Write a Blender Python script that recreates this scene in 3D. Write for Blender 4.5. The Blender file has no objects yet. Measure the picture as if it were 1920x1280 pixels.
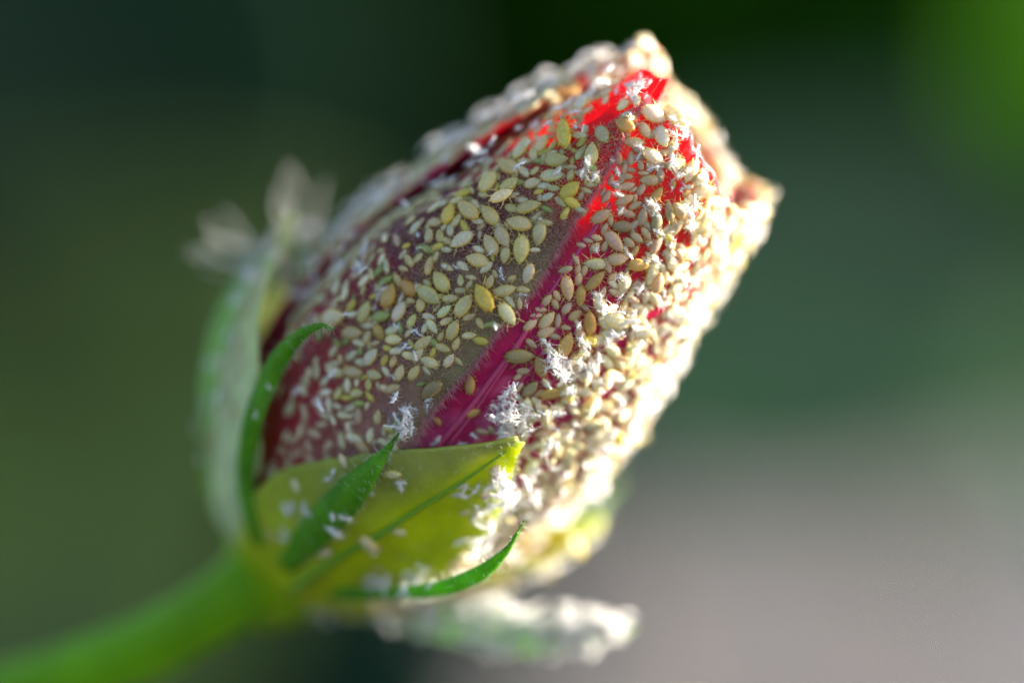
import bpy, math, random
import numpy as np
from mathutils import Vector, Matrix, noise
from mathutils.bvhtree import BVHTree

# 1 unit = 1 cm.  Geometry is worked out in a "bud frame" (x right, y away from
# the lens, z up) that is pitched by PHI against the level ground.
R = math.radians
rng = random.Random(11)
SC = bpy.context.scene
COL = SC.collection
SC.unit_settings.system = 'METRIC'
SC.unit_settings.scale_length = 0.01

# ------------------------------------------------------------------ camera
PHI = R(12)
H0 = 34.0                      # height of the bud above the ground
D = 18.0                       # lens to focal plane
EX = np.array([1.0, 0, 0])
EY = np.array([0, math.cos(PHI), -math.sin(PHI)])
EZ = np.array([0, math.sin(PHI), math.cos(PHI)])
C0 = np.array([0, 0, H0])
M3 = np.stack([EX, EY, EZ], axis=1)          # bud frame -> world


def W(p):
    return C0 + M3 @ np.asarray(p, float)


cam = bpy.data.cameras.new('camera')
camo = bpy.data.objects.new('camera', cam)
COL.objects.link(camo)
camo.location = W((0, -D, 0))
camo.rotation_euler = (R(90) - PHI, 0, 0)
cam.sensor_width = 36
cam.lens = 36 * D / 4.0
cam.clip_start = 0.5
cam.clip_end = 5000
cam.dof.use_dof = True
FOCUS = 0.05
APERTURE = 2.15                 # diameter in cm
cam.dof.focus_distance = D + FOCUS
cam.dof.aperture_fstop = cam.lens * 1e-3 / APERTURE
SC.camera = camo

# ------------------------------------------------------------------ world, sun, exposure
S_BUD = np.array([0.91, 0.20, 0.33])
S = M3 @ (S_BUD / np.linalg.norm(S_BUD))      # towards the sun
world = bpy.data.worlds.new('World')
SC.world = world
world.use_nodes = True
nt = world.node_tree
bg = nt.nodes['Background']
sky = nt.nodes.new('ShaderNodeTexSky')
sky.sky_type = 'NISHITA'
sky.sun_disc = False
sky.air_density = 0.7
sky.dust_density = 3.0
sky.ozone_density = 0.6
sky.sun_elevation = math.asin(S[2])
sky.sun_rotation = math.atan2(S[0], S[1])
nt.links.new(sky.outputs[0], bg.inputs[0])
bg.inputs[1].default_value = 0.075
sun = bpy.data.lights.new('sun', 'SUN')
sun.energy = 4.6
sun.angle = R(0.5)
sun.color = (1.0, 0.965, 0.90)
suno = bpy.data.objects.new('sun', sun)
COL.objects.link(suno)
suno.location = (60, 20, 90)
suno.rotation_euler = Vector(S).to_track_quat('Z', 'Y').to_euler()

SC.view_settings.view_transform = 'Standard'
SC.view_settings.look = 'None'
SC.view_settings.gamma = 1
SC.view_settings.exposure = 3.05
SC.view_settings.use_curve_mapping = False
SC.render.engine = 'CYCLES'
SC.cycles.max_bounces = 6
SC.cycles.diffuse_bounces = 3
SC.cycles.transmission_bounces = 6
SC.cycles.transparent_max_bounces = 8
SC.cycles.sample_clamp_indirect = 6
SC.cycles.use_denoising = True


# ------------------------------------------------------------------ materials
def new_mat(name):
    m = bpy.data.materials.new(name)
    m.use_nodes = True
    t = m.node_tree
    for n in list(t.nodes):
        t.nodes.remove(n)
    out = t.nodes.new('ShaderNodeOutputMaterial')
    return m, t, out


def N(t, kind, **kw):
    n = t.nodes.new(kind)
    for k, v in kw.items():
        setattr(n, k, v)
    return n


def tissue(name, attr='col', color=None, trans=0.45, tgain=(1, 1, 1), rough=0.5, spec=0.4,
           noise_scale=8.0, noise_amt=0.25, bump_scale=60.0, bump=0.25, sheen=0.0, coat=0.0):
    """thin plant tissue: principled front mixed with a translucent lobe"""
    m, t, out = new_mat(name)
    L = t.links.new
    if color is None:
        a = N(t, 'ShaderNodeAttribute', attribute_name=attr)
        csock = a.outputs['Color']
    else:
        a = N(t, 'ShaderNodeRGB')
        a.outputs[0].default_value = (*color, 1)
        csock = a.outputs[0]
    tc = N(t, 'ShaderNodeTexCoord')
    nz = N(t, 'ShaderNodeTexNoise')
    nz.inputs['Scale'].default_value = noise_scale
    nz.inputs['Detail'].default_value = 6
    nz.inputs['Roughness'].default_value = 0.65
    L(tc.outputs['Object'], nz.inputs['Vector'])
    mr = N(t, 'ShaderNodeMapRange')
    mr.inputs['From Min'].default_value = 0.25
    mr.inputs['From Max'].default_value = 0.75
    mr.inputs['To Min'].default_value = 1 - noise_amt
    mr.inputs['To Max'].default_value = 1 + noise_amt
    L(nz.outputs['Fac'], mr.inputs['Value'])
    mul = N(t, 'ShaderNodeMix', data_type='RGBA', blend_type='MULTIPLY')
    mul.inputs['Factor'].default_value = 1
    L(csock, mul.inputs[6])
    L(mr.outputs[0], mul.inputs[7])
    nb = N(t, 'ShaderNodeTexNoise')
    nb.inputs['Scale'].default_value = bump_scale
    nb.inputs['Detail'].default_value = 3
    L(tc.outputs['Object'], nb.inputs['Vector'])
    bp = N(t, 'ShaderNodeBump')
    bp.inputs['Strength'].default_value = bump
    bp.inputs['Distance'].default_value = 0.01
    L(nb.outputs['Fac'], bp.inputs['Height'])
    p = N(t, 'ShaderNodeBsdfPrincipled')
    L(mul.outputs[2], p.inputs['Base Color'])
    p.inputs['Roughness'].default_value = rough
    p.inputs['Specular IOR Level'].default_value = spec
    p.inputs['Sheen Weight'].default_value = sheen
    p.inputs['Coat Weight'].default_value = coat
    L(bp.outputs[0], p.inputs['Normal'])
    tr = N(t, 'ShaderNodeBsdfTranslucent')
    tg = N(t, 'ShaderNodeMix', data_type='RGBA', blend_type='MULTIPLY')
    tg.inputs['Factor'].default_value = 1
    tg.inputs[7].default_value = (*tgain, 1)
    L(mul.outputs[2], tg.inputs[6])
    L(tg.outputs[2], tr.inputs['Color'])
    mx = N(t, 'ShaderNodeMixShader')
    mx.inputs[0].default_value = trans
    L(p.outputs[0], mx.inputs[1])
    L(tr.outputs[0], mx.inputs[2])
    L(mx.outputs[0], out.inputs[0])
    return m


def insect_mat(name, mode, edge=(0.98, 0.80, 0.26)):
    """pale translucent aphid body; 'rim' holds the yellower body margin, colour per animal"""
    m, t, out = new_mat(name)
    L = t.links.new
    if mode == 'object':
        src = N(t, 'ShaderNodeObjectInfo').outputs['Color']
    else:
        src = N(t, 'ShaderNodeAttribute', attribute_name='tint').outputs['Color']
    rim = N(t, 'ShaderNodeAttribute', attribute_name='rim')
    mg = N(t, 'ShaderNodeMix', data_type='RGBA', blend_type='MULTIPLY')
    mg.inputs['Factor'].default_value = 1
    mg.inputs[7].default_value = (*edge, 1)
    L(src, mg.inputs[6])
    tc = N(t, 'ShaderNodeTexCoord')
    nz = N(t, 'ShaderNodeTexNoise')
    nz.inputs['Scale'].default_value = 7 if mode == 'object' else 70
    nz.inputs['Detail'].default_value = 4
    L(tc.outputs['Object'], nz.inputs['Vector'])
    dk = N(t, 'ShaderNodeMapRange')
    dk.inputs['From Min'].default_value = 0.3
    dk.inputs['From Max'].default_value = 0.7
    dk.inputs['To Min'].default_value = 0.78
    dk.inputs['To Max'].default_value = 1.12
    L(nz.outputs['Fac'], dk.inputs['Value'])
    cen = N(t, 'ShaderNodeMix', data_type='RGBA', blend_type='MULTIPLY')
    cen.inputs['Factor'].default_value = 1
    L(src, cen.inputs[6])
    L(dk.outputs[0], cen.inputs[7])
    mix = N(t, 'ShaderNodeMix', data_type='RGBA')
    L(rim.outputs['Fac'], mix.inputs[0])
    L(cen.outputs[2], mix.inputs[6])
    L(mg.outputs[2], mix.inputs[7])
    p = N(t, 'ShaderNodeBsdfPrincipled')
    L(mix.outputs[2], p.inputs['Base Color'])
    p.inputs['Roughness'].default_value = 0.34
    p.inputs['Specular IOR Level'].default_value = 0.42
    bp = N(t, 'ShaderNodeBump')
    bp.inputs['Strength'].default_value = 0.12
    bp.inputs['Distance'].default_value = 0.01
    L(nz.outputs['Fac'], bp.inputs['Height'])
    L(bp.outputs[0], p.inputs['Normal'])
    tr = N(t, 'ShaderNodeBsdfTranslucent')
    L(mix.outputs[2], tr.inputs['Color'])
    mx = N(t, 'ShaderNodeMixShader')
    mx.inputs[0].default_value = 0.42
    L(p.outputs[0], mx.inputs[1])
    L(tr.outputs[0], mx.inputs[2])
    L(mx.outputs[0], out.inputs[0])
    return m


def simple(name, col, rough=0.5, trans=0.0, spec=0.4):
    m, t, out = new_mat(name)
    L = t.links.new
    p = N(t, 'ShaderNodeBsdfPrincipled')
    p.inputs['Base Color'].default_value = (*col, 1)
    p.inputs['Roughness'].default_value = rough
    p.inputs['Specular IOR Level'].default_value = spec
    if trans:
        tr = N(t, 'ShaderNodeBsdfTranslucent')
        tr.inputs['Color'].default_value = (*col, 1)
        mx = N(t, 'ShaderNodeMixShader')
        mx.inputs[0].default_value = trans
        L(p.outputs[0], mx.inputs[1])
        L(tr.outputs[0], mx.inputs[2])
        L(mx.outputs[0], out.inputs[0])
    else:
        L(p.outputs[0], out.inputs[0])
    return m


def ground_mat():
    m, t, out = new_mat('grey_soil')
    L = t.links.new
    tc = N(t, 'ShaderNodeTexCoord')
    nz = N(t, 'ShaderNodeTexNoise')
    nz.inputs['Scale'].default_value = 0.05
    nz.inputs['Detail'].default_value = 9
    L(tc.outputs['Object'], nz.inputs['Vector'])
    vo = N(t, 'ShaderNodeTexVoronoi')
    vo.inputs['Scale'].default_value = 0.8
    L(tc.outputs['Object'], vo.inputs['Vector'])
    cr = N(t, 'ShaderNodeValToRGB')
    cr.color_ramp.elements[0].position = 0.3
    cr.color_ramp.elements[0].color = (0.0125, 0.0100, 0.0113, 1)
    cr.color_ramp.elements[1].position = 0.7
    cr.color_ramp.elements[1].color = (0.0195, 0.0156, 0.0184, 1)
    L(nz.outputs['Fac'], cr.inputs[0])
    p = N(t, 'ShaderNodeBsdfPrincipled')
    L(cr.outputs[0], p.inputs['Base Color'])
    p.inputs['Roughness'].default_value = 0.9
    bp = N(t, 'ShaderNodeBump')
    bp.inputs['Strength'].default_value = 0.05
    bp.inputs['Distance'].default_value = 0.4
    L(vo.outputs['Distance'], bp.inputs['Height'])
    L(bp.outputs[0], p.inputs['Normal'])
    L(p.outputs[0], out.inputs[0])
    return m


MAT = dict(
    petal=tissue('petal', trans=0.5, tgain=(1.25, 0.9, 0.9), rough=0.45, spec=0.35, noise_scale=9, noise_amt=0.3,
                 bump_scale=45, bump=0.35),
    vein=simple('petal_vein', (0.47, 0.055, 0.15), 0.45, 0.3),
    fuzz_olive=simple('petal_fuzz', (0.60, 0.39, 0.31), 0.6, 0.4, 0.2),
    fuzz_red=simple('petal_fringe', (0.62, 0.30, 0.34), 0.6, 0.4, 0.2),
    sepal=tissue('sepal', trans=0.5, tgain=(1.5, 1.25, 0.5), rough=0.5, spec=0.2, noise_scale=6, noise_amt=0.25, bump_scale=50, bump=0.3),
    keel=simple('sepal_keel', (0.14, 0.30, 0.006), 0.5, 0.25),
    bract=tissue('bract', trans=0.42, tgain=(1.3, 1.25, 0.5), rough=0.5, spec=0.2, noise_scale=10, noise_amt=0.3, bump_scale=70, bump=0.6),
    stem=tissue('stem', trans=0.25, tgain=(1.2, 1.2, 0.6), rough=0.5, spec=0.12, noise_scale=4, noise_amt=0.2, bump_scale=40, bump=0.2),
    plant_hair=simple('plant_hair', (0.55, 0.62, 0.42), 0.5, 0.4),
    aphid=insect_mat('aphid_body', 'object'),
    aphid_mass=insect_mat('aphid_mass', 'attr', (1.0, 0.90, 0.60)),
    eye=simple('aphid_eye', (0.012, 0.006, 0.006), 0.25),
    skin=simple('cast_skin', (0.86, 0.84, 0.80), 0.45, 0.35, 0.5),
    skin_mass=simple('cast_skin_mass', (0.86, 0.84, 0.80), 0.45, 0.35, 0.5),
    leaf=tissue('background_leaf', trans=0.35, tgain=(1.3, 1.5, 0.4), rough=0.8, spec=0.006, noise_scale=0.5, noise_amt=0.3,
                bump_scale=3, bump=0.2),
    twig=simple('twig_bark', (0.10, 0.075, 0.045), 0.8),
    ground=ground_mat(),
)


# ------------------------------------------------------------------ mesh helpers
def tag(o, label=None, cat=None, group=None, kind=None):
    if label:
        o['label'] = label
    if cat:
        o['category'] = cat
    if group:
        o['group'] = group
    if kind:
        o['kind'] = kind
    return o


def make_mesh(name, V, F, mat, cols=None, smooth=True):
    me = bpy.data.meshes.new(name)
    me.from_pydata([tuple(v) for v in V], [], F)
    if smooth:
        me.polygons.foreach_set('use_smooth', [True] * len(me.polygons))
    if cols is not None:
        a = me.color_attributes.new('col', 'FLOAT_COLOR', 'POINT')
        c = np.ones((len(V), 4), np.float32)
        c[:, :3] = cols
        a.data.foreach_set('color', c.ravel())
    if mat:
        me.materials.append(mat)
    me.update()
    return me


def add(name, V, F, mat, root=None, parent=None, cols=None, smooth=True):
    """V in the bud frame; root: world origin; parent: object"""
    Vw = (np.asarray(V, float) @ M3.T) + C0
    org = np.asarray(root, float)
    me = make_mesh(name, Vw - org, F, mat, cols, smooth)
    o = bpy.data.objects.new(name, me)
    COL.objects.link(o)
    if parent is not None:
        o.parent = parent
    else:
        o.location = org
    return o


def empty(name, loc):
    o = bpy.data.objects.new(name, None)
    COL.objects.link(o)
    o.empty_display_size = 0.2
    o.location = loc
    return o


def px(x, y, depth=0.0):
    """bud-frame point seen at picture position (x, y) of the 1920 wide photograph, at a depth"""
    k = (D + depth) / D
    return np.array([(x - 960) / 480 * k, depth, (640 - y) / 480 * k])


def to_px(p):
    k = D / (D + p[1])
    return 960 + p[0] * k * 480, 640 - p[2] * k * 480


def smooth_path(P, n):
    """Catmull-Rom through rows of P (any number of columns)"""
    P = np.asarray(P, float)
    Q = np.vstack([2 * P[0] - P[1], P, 2 * P[-1] - P[-2]])
    out = []
    for u in np.linspace(0, len(P) - 1, n):
        i = min(int(u), len(P) - 2)
        f = u - i
        a, b, c, d = Q[i], Q[i + 1], Q[i + 2], Q[i + 3]
        out.append(0.5 * (2 * b + (c - a) * f + (2 * a - 5 * b + 4 * c - d) * f * f + (3 * b - a - 3 * c + d) * f ** 3))
    return np.array(out)


def frames(C):
    T = np.gradient(C, axis=0)
    T /= np.linalg.norm(T, axis=1)[:, None] + 1e-12
    return T


def tube(C, rad, seg=10, cap=True, up=(0, -1, 0)):
    C = np.asarray(C, float)
    T = frames(C)
    V, F = [], []
    u = np.array(up, float)
    for i, (c, t) in enumerate(zip(C, T)):
        u = u - t * np.dot(u, t)
        if np.linalg.norm(u) < 1e-6:
            u = np.cross(t, [0.3, 0.5, 0.8])
        u /= np.linalg.norm(u)
        w = np.cross(t, u)
        for k in range(seg):
            a = 2 * math.pi * k / seg
            V.append(c + rad[i] * (math.cos(a) * u + math.sin(a) * w))
    for i in range(len(C) - 1):
        for k in range(seg):
            k2 = (k + 1) % seg
            F.append((i * seg + k, i * seg + k2, (i + 1) * seg + k2, (i + 1) * seg + k))
    if cap:
        F.append(tuple(range(seg - 1, -1, -1)))
        F.append(tuple(range((len(C) - 1) * seg, len(C) * seg)))
    return V, F


def merge(parts):
    V, F = [], []
    for v, f in parts:
        o = len(V)
        V.extend(v)
        F.extend(tuple(i + o for i in q) for q in f)
    return V, F


def shell(G, thick, cols=None, ref=None):
    """G: (n, m, 3) grid, outer face; gives it thickness on the inner side"""
    n, m, _ = G.shape
    du = np.gradient(G, axis=0)
    dv = np.gradient(G, axis=1)
    nn = np.cross(du, dv)
    nn /= np.linalg.norm(nn, axis=2)[:, :, None] + 1e-12
    if ref is not None and np.sum(nn * ref) < 0:
        nn = -nn
    B = G - nn * (thick if np.isscalar(thick) else np.asarray(thick)[:, None, None])
    V = np.vstack([G.reshape(-1, 3), B.reshape(-1, 3)])
    F = []
    o = n * m
    for i in range(n - 1):
        for j in range(m - 1):
            a, b, c, d = i * m + j, (i + 1) * m + j, (i + 1) * m + j + 1, i * m + j + 1
            F.append((a, b, c, d))
            F.append((a + o, d + o, c + o, b + o))
    for j in range(m - 1):
        F.append((j, j + 1, j + 1 + o, j + o))
        a = (n - 1) * m
        F.append((a + j + 1, a + j, a + j + o, a + j + 1 + o))
    for i in range(n - 1):
        F.append(((i + 1) * m, i * m, i * m + o, (i + 1) * m + o))
        a = m - 1
        F.append((i * m + a, (i + 1) * m + a, (i + 1) * m + a + o, i * m + a + o))
    C = None if cols is None else np.vstack([cols.reshape(-1, 3)] * 2)
    return V, F, C, nn


def interp(x, xs, ys):
    return float(np.interp(x, xs, ys))


def nz(x, y=0.0, z=0.0, s=1.0):
    return noise.noise(Vector((x * s, y * s, z * s)))


# ------------------------------------------------------------------ ground
gs = 3000
gv = [(-gs, -gs, 0), (gs, -gs, 0), (gs, gs, 0), (-gs, gs, 0)]
g = bpy.data.objects.new('ground', make_mesh('ground', gv, [(0, 1, 2, 3)], MAT['ground'], smooth=False))
COL.objects.link(g)
tag(g, 'bare grey garden soil far below the flower bud', 'ground', kind='structure')

# ------------------------------------------------------------------ bud frame of reference
U = np.array([0.62, -0.28, 0.775])
U /= np.linalg.norm(U)
O = px(530, 1060, 1.13)
Wc = np.array([0, -1.0, 0])
Wc = Wc - U * np.dot(U, Wc)
Wc /= np.linalg.norm(Wc)             # towards the lens
Vr = np.cross(Wc, U)                 # to the right across the bud
Vr *= np.sign(Vr[0])

SR = [-.1, 0.0, .15, .3, .6, .9, 1.2, 1.5, 1.8, 2.05, 2.25, 2.45, 2.6]
RR = [.17, .22, .37, .48, .63, .70, .72, .69, .62, .55, .49, .42, .36]


def rad(s, th):
    """bud radius at height s (cm along the axis) and angle th (degrees, 0 = facing the lens)"""
    r = interp(s, SR, RR)
    w = min(max((s - 0.6) / 0.7, 0), 1)
    d = (th + 43 + 180) % 360 - 180
    r *= 1 + w * (0.07 * math.exp(-(d / 11) ** 2) - 0.08 * math.exp(-((d + 38) / 20) ** 2))
    d2 = (th - 62 + 180) % 360 - 180
    r *= 1 + w * 0.05 * math.exp(-(d2 / 18) ** 2)
    return r


def bud(s, th, r):
    c = 0.10 * (max(s, 0) / 2.3) ** 1.6
    a = R(th)
    return O + U * s + Vr * (c + r * math.sin(a)) + Wc * (r * math.cos(a))


ROOT = W(px(-420, 1500, 2.5))
ROOT = np.array([ROOT[0] - 1.5, ROOT[1] + 2.0, 0.0])
budo = empty('flower_bud', ROOT)
tag(budo, 'closed red hibiscus bud in a green calyx on its green stalk, crusted with aphids', 'flower bud')

# stem: from the ground, up and over into the calyx
rel = np.linalg.inv(M3) @ (ROOT - C0)
stem_pts = [rel, rel + np.linalg.inv(M3) @ np.array([-.6, -.5, 12.0]), rel + np.linalg.inv(M3) @ np.array([-.5, -1.0, 24.0]),
            px(-520, 1540, 2.2), px(-180, 1375, 1.7), px(40, 1300, 1.42), px(260, 1218, 1.2), px(420, 1130, 1.06), O + U * 0.06]
stem_r = [.34, .30, .25, .19, .16, .145, .138, .142, .19]
sp = smooth_path(np.hstack([np.array(stem_pts), np.array(stem_r)[:, None]]), 90)
V, F = tube(sp[:, :3], sp[:, 3], 20)
V = np.array(V)
cols = np.zeros((len(V), 3))
for i, p in enumerate(V):
    n1 = nz(p[0], p[1], p[2], 1.3)
    cols[i] = np.array([.11, .27, .003]) * (1 + .25 * n1)
add('stem', V, F, MAT['stem'], ROOT, budo, cols)

surfaces = []            # (V, F, name) used to set animals on
PET = []


def mixc(a, b, f):
    f = min(max(f, 0), 1)
    return np.array(a) * (1 - f) + np.array(b) * f


OLIVE = (.29, .20, .085)
DUSK = (.15, .035, .04)
CRIM = (.48, .007, .095)
SCAR = (.62, .006, .010)
MAUV = (.56, .10, .28)
DUST = (.44, .22, .18)


def petal(kind, th0, th1, edge, tops, seed, nth=64, ns=90):
    """th0 covered edge; edge(s) exposed edge; tops: list of (f, s_top)"""
    G = np.zeros((ns, nth, 3))
    C = np.zeros((ns, nth, 3))
    for j in range(nth):
        f = j / (nth - 1)
        st = interp(f, [a for a, b in tops], [b for a, b in tops])
        st += 0.03 * nz(f * 7, seed) + 0.015 * nz(f * 23, seed, 3)
        for i in range(ns):
            q = i / (ns - 1)
            s = 0.12 + (st - 0.12) * q
            t1 = edge(s)
            th = th0 + (t1 - th0) * f + 1.2 * nz(s * 4, seed, 7) * f
            r = rad(s, th) + 0.075 * (f - 0.62)
            r += 0.010 * nz(th / 14, s * 2.5, seed) + 0.004 * nz(th / 4, s * 3, seed + 5)
            # vein pleats running up the petal
            r += 0.004 * math.sin(th / 3.2 + 1.5 * nz(s, seed)) * min(1, s)
            # the crumpled mouth of the bud
            top = max(0, (q - 0.82) / 0.18)
            r += top ** 1.5 * (0.05 * nz(th / 22, seed, 1.7) + 0.03 * nz(th / 8, seed, 4.4) - 0.035)
            G[i, j] = bud(s, th, r)
            n1 = nz(th / 9, s * 5, seed + 2)
            n2 = nz(th / 3, s * 14, seed + 9)
            if kind == 'olive':
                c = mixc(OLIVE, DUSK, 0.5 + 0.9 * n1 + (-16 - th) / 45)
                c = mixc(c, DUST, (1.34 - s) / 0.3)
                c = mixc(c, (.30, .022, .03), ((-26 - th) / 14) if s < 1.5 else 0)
                c = mixc(c, SCAR, (s - 2.0) / 0.12)
                c = mixc(c, (.27, .25, .10), (f - 0.88) / 0.1 * (1 if 1.05 < s < 1.9 else 0) * (.6 + n1))
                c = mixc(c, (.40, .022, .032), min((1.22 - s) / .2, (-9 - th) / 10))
                c = mixc(c, (.42, .07, .10), .7 * n2 * (s < 1.0))
            else:
                c = mixc(CRIM, SCAR, (s - 1.85) / 0.3)
                c = mixc(c, MAUV, (1.25 - s) / 0.35 + 0.7 * n1 * (s < 1.4))
                c = mixc(c, (.58, .16, .30), 1.1 * max(0, n2 + n1 * .6) * (s < 1.45))
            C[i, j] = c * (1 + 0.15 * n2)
    return G, C


def edgeA(s):
    return interp(s, [.66, .99, 1.18, 1.42, 1.79, 2.22, 2.36, 2.50, 2.66], [7, 7, 4, 4, 3, -5, -11, -19, -25])


defs = [
    ('olive', -130, edgeA, [(0, 1.8), (.3, 1.85), (.6, 1.85), (.70, 2.03), (.78, 2.32), (.90, 2.53), (1, 2.69)], 1.3),
    ('red', -58, lambda s: interp(s, [.4, 1.5, 2.1, 2.3], [74, 72, 66, 60]),
     [(0, 2.60), (.24, 2.69), (.34, 2.55), (.46, 2.60), (.62, 2.59), (.78, 2.51), (.9, 2.49), (1, 2.40)], 4.1),
    ('red', 16, lambda s: 150, [(0, 2.25), (.4, 2.46), (.55, 2.44), (.75, 2.48), (1, 2.36)], 7.7),
    ('red', 88, lambda s: 222, [(0, 2.38), (.45, 2.47), (.72, 2.53), (1, 2.53)], 10.9),
    ('red', 160, lambda s: 292, [(0, 2.44), (.3, 2.53), (.48, 2.61), (.62, 2.68), (.74, 2.66), (.86, 2.46), (1, 2.24)], 13.2),
]
petal_objs = []
for k, (kind, t0, e, tops, seed) in enumerate(defs):
    G, C = petal(kind, t0, None, e, tops, seed)
    if k == 2:       # right-hand lobe rolls outward at the mouth
        for i in range(G.shape[0]):
            q = max(0, i / (G.shape[0] - 1) - .72) / .28
            for j in range(G.shape[1]):
                f = j / (G.shape[1] - 1)
                w = math.exp(-((f - .52) / .22) ** 2)
                G[i, j] += (Vr * .15 - Wc * .03) * q * q * w
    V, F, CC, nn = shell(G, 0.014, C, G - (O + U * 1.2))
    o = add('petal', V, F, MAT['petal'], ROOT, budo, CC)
    if k == 0:
        o['label'] = 'olive, densely felted outer petal with a hairy free edge'
    if k == 1:
        o['label'] = 'crimson petal with raised veins, scarlet at its tip'
    petal_objs.append(o)
    PET.append((G, nn))
    surfaces.append((V, F, 'petal%d' % k))

# rolled inner petals closing the bud
G = np.zeros((60, 90, 3))
C = np.zeros((60, 90, 3))
for i in range(60):
    q = i / 59
    for j in range(90):
        th = 360 * j / 89 * 1.0
        s = 0.15 + 2.27 * math.sin(q * math.pi / 2)
        r = (rad(min(s, 2.2), th) - 0.10) * math.sqrt(max(1 - max(0, (q - .55) / .45) ** 2.2, 0.0004))
        r *= 1 + .10 * math.sin(R(th * 3 + 160 * q)) * min(1, q * 1.5)
        s += .07 * math.sin(R(th * 2 + 40)) * q ** 3
        G[i, j] = bud(s, th, r)
        C[i, j] = (.5, .008, .02)
V, F, CC, nn = shell(G, 0.01, C, G - (O + U * 1.2))
add('inner_petal_roll', V, F, MAT['petal'], ROOT, budo, CC)
surfaces.append((V, F, 'roll'))

# raised veins on the crimson petal
GB, nB = PET[1]


def on_petal(G, nn, f, q, h=0.0):
    n, m, _ = G.shape
    x, y = q * (n - 1), f * (m - 1)
    i, j = min(int(x), n - 2), min(int(y), m - 2)
    a, b = x - i, y - j
    p = (G[i, j] * (1 - a) * (1 - b) + G[i + 1, j] * a * (1 - b) + G[i, j + 1] * (1 - a) * b + G[i + 1, j + 1] * a * b)
    return p + nn[i, j] * h


if np.dot(nB[45, 40], Wc) < 0:
    print('petal normals face inward')
vein_specs = [(.545, .522, .012), (.575, .512, .007), (.60, .60, .006), (.66, .68, .006), (.76, .78, .006)]
for (fa, fb, w) in vein_specs:
    Cn = []
    rr = []
    for u in np.linspace(0, 1, 50):
        f = fa + (fb - fa) * u + .008 * math.sin(u * 5)
        Cn.append(on_petal(GB, nB, f, .22 + .62 * u, .001))
        rr.append(w * (1.25 - .85 * u))
    V, F = tube(Cn, rr, 8)
    add('vein', V, F, MAT['vein'], ROOT, petal_objs[1])


# fuzz --------------------------------------------------------------
def hairs(items, w=0.0011):
    """items: (root, tip, bend) tapered three-sided hairs"""
    V, F = [], []
    for a, b, bend in items:
        d = b - a
        L = np.linalg.norm(d)
        t = d / L
        u = np.cross(t, [.31, .57, .76])
        u /= np.linalg.norm(u)
        v = np.cross(t, u)
        m = (a + b) / 2 + bend
        o = len(V)
        for c, r in ((a, w), (m, w * .7)):
            for k in range(3):
                an = 2.094 * k
                V.append(c + r * (math.cos(an) * u + math.sin(an) * v))
        V.append(b)
        for k in range(3):
            k2 = (k + 1) % 3
            F.append((o + k, o + k2, o + 3 + k2, o + 3 + k))
            F.append((o + 3 + k, o + 3 + k2, o + 6))
    return V, F


GA, nA = PET[0]


def rvec(s=1.0):
    return np.array([rng.gauss(0, s), rng.gauss(0, s), rng.gauss(0, s)])


items = []
for _ in range(26000):
    f = rng.uniform(.42, 1.0)
    q = rng.uniform(.25, .96)
    if f < .78 and rng.random() > .03 + .97 * max(0, (f - .5) / .28) ** 2 * min(1, max(0, (q - .3) / .2)):
        continue
    p = on_petal(GA, nA, f, q, -.002)
    n = nA[int(q * 89), int(f * 63)]
    L = rng.uniform(.012, .034)
    tip = p + n * L * .55 + (Vr * .45 + U * .2) * L * rng.uniform(0, 1.2) + rvec(L * .35)
    items.append((p, tip, n * L * .12))
V, F = hairs(items, .0014)
tag(add('fuzz', V, F, MAT['fuzz_olive'], ROOT, petal_objs[0]), kind='stuff')
items = []
for _ in range(2600):
    q = rng.uniform(.28, .97)
    p = on_petal(GA, nA, rng.uniform(.985, 1.0), q, -.006)
    n = nA[int(q * 89), 62]
    L = rng.uniform(.02, .052)
    tip = p + Vr * L * .8 + n * L * rng.uniform(-.1, .5) - U * L * .25 + rvec(L * .22)
    items.append((p, tip, n * L * .1 + U * L * .05))
V, F = hairs(items, .0012)
tag(add('fringe', V, F, MAT['fuzz_red'], ROOT, petal_objs[0]), kind='stuff')

# ------------------------------------------------------------------ calyx
# base cup that carries stem, sepals and bracts
cupC = [O - U * .22 - Vr * .03, O - U * .08, O + U * .04, O + U * .14, O + U * .22]
V, F = tube(cupC, [.17, .225, .30, .385, .44], 32)
cols = np.tile(np.array([.20, .36, .004]), (len(V), 1))
add('receptacle', V, F, MAT['stem'], ROOT, budo, cols)


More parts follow.
